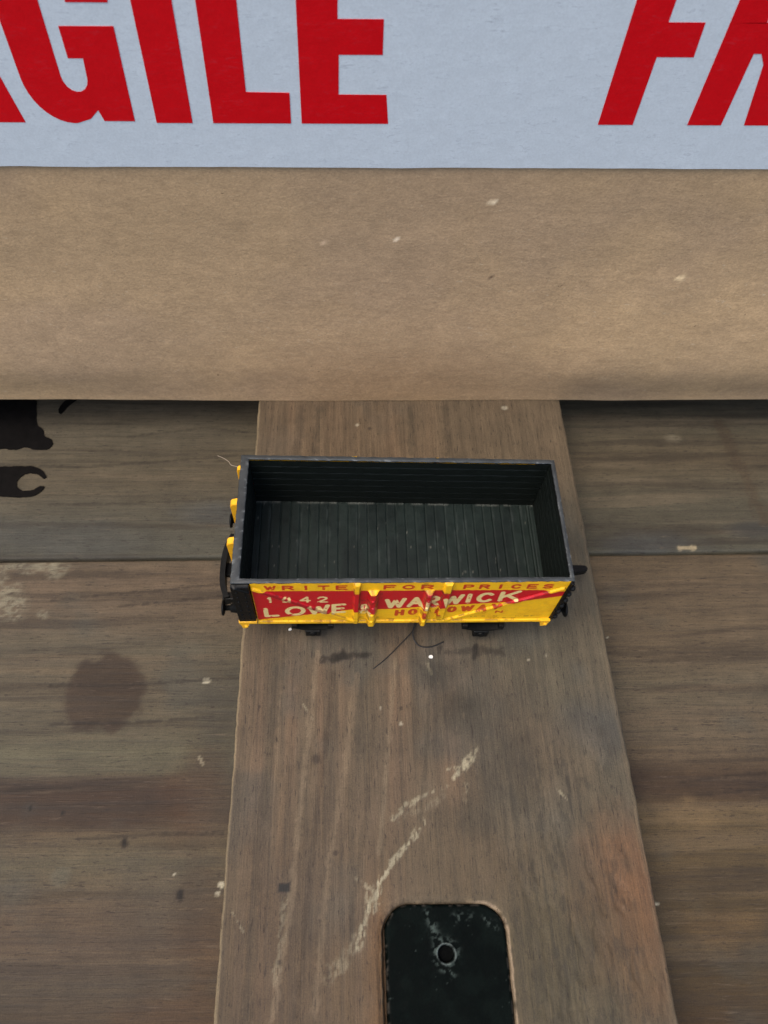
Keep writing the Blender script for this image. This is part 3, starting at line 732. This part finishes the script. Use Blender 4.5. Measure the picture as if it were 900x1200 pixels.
def livery(X, Z):
    Yl, Rd, Cr = S(246, 188, 18), S(190, 12, 24), S(232, 208, 138)
    xw = X + (vnoise(X * 2, Z * 2, 701) - .5) * .12; zw = Z + (vnoise(X * 1.5, Z * 2, 703) - .5) * .16
    c = np.zeros(X.shape + (3,)) + Yl
    c = mix(c, S(226, 160, 16), sm(.45, .7, fbm(X * .5, Z * .5, 705)) * .5)
    bot = np.interp(xw, [-29.3, -28.5, -18, -9, -4.5, -1, 6.5, 15, 24.4, 29, 32.5], [11.9, 12.1, 14.6, 17.1, 17.0, 17.1, 18.5, 19.4, 20.4, 21.9, 23.1])
    top = np.interp(xw, [-29.3, 22, 28, 29.5, 32.5], [26.15, 26.0, 25.8, 25.0, 25.1])
    red = sm(bot - .06, bot + .06, zw) * (1 - sm(top - .06, top + .06, zw)) * sm(-29.25, -28.9, xw)
    red = red * (1 - (1 - sm(.3, .42, np.abs((zw - 21.7) - (xw - 24.4) * .62))) * sm(24.6, 25.2, xw) * (1 - sm(29, 30, xw)) * .0)
    # door posts: paint missing in the gaps, yellow feet and heads
    c = mix(c, Rd, red)
    ft = np.maximum((xw > -9.3) * (xw < -4.0), (xw > 4.6) * (xw < 10.0)) * (1 - sm(15.6, 16.0, zw))
    c = mix(c, Yl, ft)
    # upper line
    ink = np.zeros(X.shape)
    for word, a, b in (('WRITE', -26.6, -10.4), ('FOR', -3.5, 6.3), ('PRICES', 12.0, 29.6)):
        n = len(word); pitch = (b - a) / (n - .32)
        for i, ch in enumerate(word):
            x0 = a + i * pitch; w_ = pitch * .68 if ch != 'I' else pitch * .68
            ink = np.maximum(ink, glyph(X, Z, ch, x0, x0 + w_, 26.5, 2.1, 0, .56))
    for ch, x0, x1 in (('H', -.5, 1.5), ('O', 2.2, 4.2), ('L', 5.1, 6.6), ('L', 7.6, 9.0), ('O', 10.2, 12.2), ('W', 12.9, 15.7), ('A', 16.2, 18.4), ('Y', 19.0, 21.2)):
        z0 = 13.45 + .145 * (x0 + .5)
        worn = .85 if ch == 'A' else .95
        ink = np.maximum(ink, glyph(X, Z, ch, x0, x1, z0, 3.1, .145, .78) * worn)
    ink = np.maximum(ink, glyph(X, Z, 'N', 20.4, 22.0, 14.6, 1.3, .05, .36))
    ink = np.maximum(ink, glyph(X, Z, 'O', 17.6, 18.6, 14.3, 1.1, .05, .3) * .35)
    c = mix(c, S(190, 16, 18), ink * sm(.14, .28, fbm(X * 1.6, Z * 1.6, 707)) * .95)
    # cream lettering
    cr = np.zeros(X.shape)
    for ch, x0, x1 in (('L', -27.6, -24.4), ('O', -23.2, -18.9), ('W', -18.6, -13.9), ('E', -13.6, -10.6)):
        cr = np.maximum(cr, glyph(X, Z, ch, x0, x1, 13.25 + .125 * (x0 + 27.6), 4.7, .125, .95))
    for ch, x0, x1 in (('W', -2.9, 1.5), ('A', 1.7, 5.1), ('R', 5.3, 8.2), ('W', 8.6, 12.9), ('I', 13.0, 14.8), ('C', 15.4, 19.0), ('K', 19.8, 23.9)):
        cr = np.maximum(cr, glyph(X, Z, ch, x0, x1, 17.3 + .14 * (x0 + 2.9), 4.7, .14, .95))
    cr = np.maximum(cr, glyph(X, Z, '&', -8.1, -5.4, 15.4, 4.2, .1, .62) * .9)
    num = np.zeros(X.shape)
    for ch, x0, x1 in (('1', -26.8, -25.0), ('9', -23.6, -21.6), ('4', -20.0, -17.7), ('2', -16.5, -14.2)):
        num = np.maximum(num, glyph(X, Z, ch, x0, x1, 20.6, 2.9, 0, .52))
    cr = np.maximum(cr, num * sm(.18, .36, fbm(X * .8, Z * .9, 709)))
    c = mix(c, Cr, cr * sm(.2, .36, fbm(X * 1.3, Z * 1.3, 711)) * .96)
    # tiny worn lines of print near the foot (too small to read)
    for zz0, a, b, s_ in ((13.0, 15.5, 29.0, 713), (12.0, 18, 26, 715)):
        m = (1 - sm(.22, .36, np.abs(Z - zz0))) * (X > a) * (X < b) * (vnoise(X * 2.6, Z * 0 + 1, s_) > .42) * (vnoise(X * .55, Z * 0 + 4, s_ + 1) > .36)
        c = mix(c, S(120, 60, 24), m * .5 * sm(.3, .5, fbm(X * 2.4, Z * 3, s_ + 2)))
    # wear: paint rubbed off arrises, grime in the grooves; painted gloss and shade
    hh = h_front(X, Z)
    gx_ = np.abs(np.gradient(hh, axis=0)) + np.abs(np.gradient(hh, axis=1))
    c = mix(c, S(70, 30, 16), sm(.04, .14, gx_) * sm(.42, .6, fbm(X * .9, Z * .9, 717)) * .6)
    c = mix(c, S(60, 40, 24), sm(.62, .72, fbm(X * .7, Z * .7, 719)) * .35 * (np.abs(np.abs(X) - 6.5) < 3))
    c = mix(c, S(214, 70, 84), sm(.6, .72, fbm(X * .8, Z * .5, 721)) * sm(.2, .4, hh) * .6 * red * sm(-7, -5, X))  # glossy highlight painted pink on the raised red parts
    c = mix(c, S(110, 10, 16), sm(.15, .3, hh) * red * (X < -9.6) * .6)  # shading of the left brace painted in dark red
    c = mix(c, S(130, 70, 24), sm(.66, .74, fbm(X * 1.0, Z * 1.0, 723)) * .55 * (Z < 12.2))
    return c

xs = np.arange(PX0, PX1 + .05, .095); zs = np.arange(PZ0 - 1.3, PZ1 + .05, .095)
X, Z = np.meshgrid(xs, zs, indexing='ij')
hh = h_front(X, Z + 1.3)
C = livery(X, Z + 1.3)
Yp = -(14.2 + hh)
e = np.minimum(np.minimum(X - PX0, PX1 - X), np.minimum(Z - zs[0], zs[-1] - Z)) < .01
Yp = np.where(e, -13.9, Yp)
sp = grid('side_panel', X, TY(X, Yp), Z, M_panel, C, wg, flip=False)
sp['label'] = 'yellow side with red band and cream lettering'
# the far side, same relief, plain band
xs = np.arange(PX0, PX1 + .05, .25); zs = np.arange(PZ0, PZ1 + .05, .25)
X, Z = np.meshgrid(xs, zs, indexing='ij')
cb = np.zeros(X.shape + (3,)) + S(246, 188, 18)
cb = mix(cb, S(190, 12, 24), ((Z > 17) & (Z < 26.3)).astype(float))
grid('side_panel', -X, TY(-X, (14.2 + h_front(X, Z))), Z, M_panel, cb, wg)
# --- corner plates: black, riveted
def corner(x0, x1, y, sgn, cols):
    xs = np.arange(x0, x1 + .01, .1); zs = np.arange(11.5, HT - .5, .1)
    X, Z = np.meshgrid(xs, zs, indexing='ij')
    h = .3 + (fbm(X * .6, Z * .6, 801) - .5) * .06
    for cx in cols:
        for k in range(7):
            h = h + .22 * (1 - sm(.12, .32, np.hypot(X - cx, Z - (12.9 + k * 2.15))))
    d = seg(X, Z, [(x0 + .9, 27.6), (x1, 25.6)]); h = h + .3 * (1 - sm(.2, .5, d)) * (x1 - x0 > 2)
    e = np.minimum(np.minimum(X - xs[0], xs[-1] - X), np.minimum(Z - zs[0], zs[-1] - Z)) < .01
    Y = np.where(e, 14.2, ((14.62 if x0 < 0 else 14.25) if sgn < 0 else 14.72) + h)
    return grid('corner_plate', X, TY(X, sgn * Y), Z, M_black, None, wg)
corner(-32.95, -29.3, 0, -1, (-31.9, -30.3))
corner(32.4, 32.98, 0, -1, (32.7,))
corner(-32.95, -29.3, 0, 1, (-31.9, -30.3))
corner(29.3, 32.95, 0, 1, (30.3, 31.9))
# black fillet with bolt heads down the right corner
bm = bmesh.new()
for k in range(6):
    z = 12.4 + k * 2.75
    lathe(bm, (32.9, -14.45 - .1 * (k % 2), z), (1, -.35, 0), [(0, .62), (.55, .6), (.8, .35)], 10)
box(bm, 32.6, 33.15, -14.75, -14.0, 11.0, 28.0, .12)
mesh('bolt_strip', bm, M_black, wg, False, tw)
bm = bmesh.new(); box(bm, -33.05, -29.2, -15.05, -14.3, HB, 11.4, .12)
mesh('curb_strip', bm, M_yellow, wg, False, tw)
# --- yellow end brackets under the corners
for x0, x1 in ((-33.0, -30.9), (30.6, 32.7)):
    for s in (-1, 1):
        bm = bmesh.new()
        pts = [(x0, HB + .1), (x1, HB + .1), (x1 - .25, HB - 1.4), (x1 - .9, HB - 2.6), (x0 + .5, HB - 2.6), (x0 + .3, HB - 1.2)]
        prism(bm, pts, 'xz', s * 14.9, s * 13.6)
        lathe(bm, ((x0 + x1) / 2 + .3, s * 14.7, HB - 1.4), (0, s, 0), [(0, .45), (.4, .42), (.55, .2)], 10)
        mesh('corner_bracket', bm, M_yellow, wg, False, tw)
# --- end stanchions: yellow posts with sloped heads
for sgn in (-1, 1):
    for y, wd, dep, zt in ((4.5, 1.5, 1.68, 27.0), (-4.3, 1.5, 1.68, 27.0), (13.0, 1.1, 1.0, 26.6)):
        if sgn > 0: dep = dep * .42
        bm = bmesh.new()
        x = sgn * (L2 - .1)
        A = [(0, HB), (dep * .75, HB), (dep, zt - .9), (dep * .8, zt - .2), (.0, zt + .2)]
        va = [bm.verts.new((x + sgn * p[0], y - wd / 2, p[1])) for p in A]; vb = [bm.verts.new((x + sgn * p[0], y + wd / 2, p[1])) for p in A]
        bm.faces.new(va); bm.faces.new(vb[::-1])
        for k in range(len(A)): bm.faces.new((va[k], vb[k], vb[(k + 1) % len(A)], va[(k + 1) % len(A)]))
        bmesh.ops.bevel(bm, geom=list(bm.edges), offset=.14, segments=2, affect='EDGES')
        mesh('end_stanchion', bm, M_yellow, wg, False, tw)
# --- chassis
bm = bmesh.new()
box(bm, -32.4, 32.2, -12.9, 12.9, 8.2, FL - .35, .2)
box(bm, -33.4, -32.2, -13.4, 13.4, 8.0, 11.3, .15); box(bm, 32.0, 33.2, -13.4, 13.4, 8.0, 11.3, .15)
mesh('chassis', bm, M_black, wg, False, tw)
# --- wheels and axles
WB = 17.6
for x in (-WB, WB):
    bm = bmesh.new(); lathe(bm, (x, -12.6, 5.3), (0, 1, 0), [(0, .5), (.6, .9), (24.6, .9), (25.2, .5)], 16)
    ax = mesh('axle', bm, M_wheel, wg, True)
    for s in (-1, 1):
        bm = bmesh.new()
        lathe(bm, (x, s * 7.1, 5.3), (0, s, 0), [(0, 4.7), (.1, 5.2), (.6, 5.25), (.9, 4.7), (1.1, 4.5), (2.9, 4.4), (2.95, 3.8), (2.5, 3.6), (2.3, 1.8), (2.9, 1.6), (3.0, .4)], 48)
        mesh('wheel', bm, M_wheel, wg, True)
# --- axle guards with spring and axle box
for x in (-17.7, 18.9):
    for s in (-1, 1):
        bm = bmesh.new()
        prism(bm, [(x - 4.2, 8.6), (x - 2.4, 4.6), (x - 1.9, 2.6), (x + 1.9, 2.6), (x + 2.4, 4.6), (x + 4.2, 8.6)], 'xz', s * 12.5, s * 13.3)
        g = mesh('axle_guard', bm, M_black, wg, False)
        bm = bmesh.new(); box(bm, x - 1.7, x + 1.7, min(s * 13.2, s * 15.1), max(s * 13.2, s * 15.1), 2.6, 5.4, .35)
        lathe(bm, (x, s * 15.0, 4.2), (0, s, 0), [(0, .9), (.35, .85), (.5, .5)], 14)
        mesh('axle_box', bm, M_black, g, False)
        bm = bmesh.new()
        for k, hw in enumerate((4.0, 3.2, 2.4)):
            pts = []
            for i in range(9):
                u = -1 + i / 4
                pts.append((x + u * hw, 6.5 - .5 * k + .7 * u * u))
            up = pts; dn = [(a, b - .42) for a, b in pts[::-1]]
            prism(bm, up + dn, 'xz', s * 13.2, s * (15.0 - .1 * k))
        for dx in (-3.9, 3.9): box(bm, x + dx - .6, x + dx + .6, min(s * 13.1, s * 14.9), max(s * 13.1, s * 14.9), 6.5, 8.4, .15)
        mesh('leaf_spring', bm, M_black, g, False)
# --- buffers
BZ = 9.3
for sx, s in ((-1, -1), (-1, 1), (1, -1), (1, 1)):
    x0 = sx * 33.2
    ln = 3.6 if sx < 0 else (3.3 if s < 0 else 1.4)
    bm = bmesh.new()
    lathe(bm, (x0, (-11.3 if s < 0 else 10.3), BZ), (sx, 0, 0), [(0, 1.5), (.5, 1.45), (.55, 1.15), (ln * .55, .95), (ln * .6, .6), (ln - .3, .6)], 20)
    b = mesh('buffer', bm, M_black, wg, True)
    bm = bmesh.new()
    lathe(bm, (x0 + sx * (ln - .35), (-11.3 if s < 0 else 10.3), BZ), (sx, 0, 0), [(0, .7), (.15, 1.5), (.35, 1.72), (.6, 1.62), (.75, 1.0)], 24)
    mesh('buffer_head', bm, M_black, b, True)
# --- couplings
bm = bmesh.new()
pts = spline([(-37.0, 8.2), (-38.3, 4.6), (-38.75, 0), (-38.5, -4.6), (-37.4, -8.0)], 8)
inn = [(p[0] + 1.2, p[1] * .96) for p in pts[::-1]]
prism(bm, [tuple(p) for p in pts] + inn, 'xy', 3.3, 7.2)
c1 = mesh('coupling', bm, M_black, wg, False)
bm = bmesh.new(); box(bm, -37.8, -30, -1.6, 1.6, 4.0, 5.2, .15); mesh('drawbar', bm, M_black, c1)
bm = bmesh.new(); box(bm, -37.8, -33.0, -8.0, -6.2, 4.2, 6.4, .2); mesh('side_arm', bm, M_black, c1)
bm = bmesh.new()
pts = [(34.0, -1.9), (36.2, -1.7), (40.0, -1.3), (43.6, -.7), (44.3, -.3), (44.3, .6), (43.6, .9), (40, 1.0), (36, 1.1), (34, 1.1)]
prism(bm, pts, 'xy', 4.6, 6.3)
bmesh.ops.bevel(bm, geom=[e for e in bm.edges if e.is_manifold and e.calc_face_angle(0) > .6], offset=.2, segments=2, affect='EDGES')
c2 = mesh('coupling', bm, M_black, wg, False)
bm = bmesh.new(); box(bm, 30, 36.5, -1.5, 1.2, 3.9, 4.62, .1); mesh('drawbar', bm, M_black, c2)
bm = bmesh.new(); prism(bm, [(34.8, -6.4), (36.0, -5.0), (36.3, 0), (36.0, 5), (34.8, 6.4), (34.3, 6.0), (35.2, 0), (34.3, -6.0)], 'xy', 3.1, 5.6); mesh('bumper_bar', bm, M_black, c2)

# ------------------------------------------------------------------ black plate let into the board
pl = empty('metal_plate', (7.8, -88, -2.3))
tag(pl, 'black metal plate with rounded end and small hole, let into the cross board', 'metal plate')
def rrect(x0, x1, y0, y1, r, n=10, jit=.08):
    P = []
    for cx, cy, a in ((x1 - r, y1 - r, 0), (x0 + r, y1 - r, 90), (x0 + r, y0 + r, 180), (x1 - r, y0 + r, 270)):
        P += [(cx + r * math.cos(math.radians(a + 90 * i / n)), cy + r * math.sin(math.radians(a + 90 * i / n))) for i in range(n + 1)]
    return [(a + random.uniform(-jit, jit), b + random.uniform(-jit, jit)) for a, b in P]
ox, oy = 7.8, -88.0
hx, hy, hr = 7.4 - ox, -75.2 - oy, 1.55
xs = np.arange(SX0 + .2 - ox, SX1 - .8 - ox, .16); ys = np.concatenate([np.arange(-128, -96, 1.5), np.arange(-96, SY1 - .15, .16)]) - oy
X, Y = np.meshgrid(xs, ys, indexing='ij')
cx, hxx = (xs[0] + xs[-1]) / 2, (xs[-1] - xs[0]) / 2 - .15
qx = np.abs(X - cx) - hxx + 4.7; qy = Y - (SY1 - .35 - oy) + 4.7
D = np.hypot(np.maximum(qx, 0), np.maximum(qy, 0)) + np.minimum(np.maximum(qx, qy), 0) - 4.7 + (fbm(X * .7, Y * .7, 901) - .5) * .25
R_ = np.hypot((X - hx) * .98, Y - hy) + (fbm(X * .9, Y * .9, 903) - .5) * .3
Z = 1.6 - .25 * sm(-.5, -.05, D) - 1.5 * sm(-.02, .12, D) + (fbm(X * .3, Y * .3, 905) - .5) * .12
Z = Z - 1.25 * (1 - sm(hr - .25, hr, R_)) + .16 * (1 - sm(.0, .35, np.abs(R_ - hr - .15)))
wx, wy = X - hx, Y - hy
near = np.exp(-((R_ - hr - .2) / .75) ** 2) * (1.0 - .55 * sm(-.5, 1.6, wx) * sm(1.5, -1, wy))
trail = np.exp(-(seg(X, Y, [(hx - 1.2, hy + 1.2), (hx - 2.2, hy + 4.2), (hx - 2.9, hy + 6.6)]) / .75) ** 2)
topw = np.exp(-(seg(X, Y, [(hx + 2.2, hy + 5.9), (hx + 4.6, hy + 6.2)]) / .7) ** 2) + np.exp(-(seg(X, Y, [(hx + 7.8, hy + 5.6), (hx + 9.4, hy + 4.2)]) / .6) ** 2)
low = np.exp(-(seg(X, Y, [(hx - 1, hy - 2.2), (hx + .9, hy - 3.2)]) / .6) ** 2)
n_ = fbm(X * 1.7, Y * 1.7, 907, 4)
wear = np.clip(near * 1.0 + trail * .9 + topw * .8 + low * .7, 0, 1) * sm(.46, .62, n_) + sm(.84, .9, fbm(X * 1.5, Y * 1.5, 909, 3)) * .4
wear = wear * sm(hr - .1, hr + .02, R_)
c = np.zeros(X.shape + (3,)) + S(5, 9, 8)
c = mix(c, S(9, 15, 13), sm(.4, .65, fbm(X * .25, Y * .25, 911)) * .8)
c = mix(c, S(70, 80, 75), wear * .7)
c = mix(c, S(92, 100, 96), (1 - sm(.05, .22, np.abs(R_ - hr - .1))) * sm(.3, .5, fbm(X * .5, Y * .5, 913)) * .7)
c = mix(c, S(4, 5, 5), 1 - sm(hr - .3, hr - .05, R_))
c = mix(c, S(70, 66, 60), sm(-.5, -.1, D) * sm(.5, .66, fbm(X * 1.2, Y * 1.2, 915)) * .5)
grid('plate', X, Y, Z, tinted('black_painted_metal', .6, .03, .2, .08), c, pl)
bm = bmesh.new()
lathe(bm, (hx, hy, .05), (0, 0, 1), [(0, hr + .5), (.25, hr + .5)], 24)
mesh('hole_floor', bm, M_black, pl)

# ------------------------------------------------------------------ stray fibres and flakes
def fibre(name, pts, r, mat, label, zs):
    P = [(*at(px, py, z), z) for (px, py), z in zip(pts, zs)]
    P = spline(P, 8)
    bm = bmesh.new(); tube(bm, P, r, 7)
    return tag(mesh(name, bm, mat, None, True), label, 'fibre')
fibre('stray_fibre', [(489, 729), (483, 740), (470, 754), (452, 772), (437, 784)], .11, M_fibre, 'straight dark fibre slanting out from beneath the wagon onto the board', (1.2, .7, .3, .2, .15))
fibre('stray_fibre', [(487, 728), (484, 739), (485, 749), (492, 757), (505, 758), (520, 752)], .15, M_fibre, 'hooked black fibre curling out from beneath the wagon', (1.5, 1.1, .8, .4, .25, .2))
fibre('stray_fibre', [(255, 534), (262, 537), (268, 541), (271, 545), (279, 547)], .06, M_pale_fibre, 'thin pale fibre caught on the rear left corner of the wagon', (24.6, 25.2, 25.4, 25.6, 25.8))
def chip(px, py, r, label):
    x, y = at(px, py, 0)
    n = 9; bm = bmesh.new()
    P = [(x + r * random.uniform(.6, 1.1) * math.cos(2 * math.pi * i / n), y + r * random.uniform(.5, 1.0) * math.sin(2 * math.pi * i / n)) for i in range(n)]
    prism(bm, P, 'xy', -.1, .35)
    tag(mesh('paint_flake', bm, M_paint_chip), label, 'paint flake')
chip(505, 770, .55, 'tiny white flake on the board just below the hooked black fibre')
chip(340, 738, .4, 'tiny pale flake lying on the board by the left front axle of the wagon')

# ------------------------------------------------------------------ light
w = bpy.data.worlds.new('World'); sc.world = w; w.use_nodes = True
nt = w.node_tree; bg = nt.nodes['Background']
sky = nt.nodes.new('ShaderNodeTexSky'); sky.sky_type = 'NISHITA'; sky.sun_disc = False
EL, AZ = math.radians(64), math.radians(-118)            # azimuth from +Y towards +X
sky.sun_elevation = EL; sky.sun_rotation = AZ
sky.dust_density = 4.0; sky.air_density = 1.0; sky.ozone_density = 1.0
nt.links.new(sky.outputs[0], bg.inputs[0]); bg.inputs[1].default_value = 0.15
ld = bpy.data.lights.new('sun', 'SUN'); ld.energy = 0.85; ld.angle = math.radians(40); ld.color = (1.0, .90, .74)
lo = bpy.data.objects.new('sun', ld); COL.objects.link(lo)
d = Vector((math.sin(AZ) * math.cos(EL), math.cos(AZ) * math.cos(EL), math.sin(EL)))
lo.rotation_euler = d.to_track_quat('Z', 'Y').to_euler()
sc.view_settings.view_transform = 'Standard'; sc.view_settings.look = 'None'
sc.view_settings.gamma = 1; sc.view_settings.exposure = 0.81
sc.render.engine = 'CYCLES'
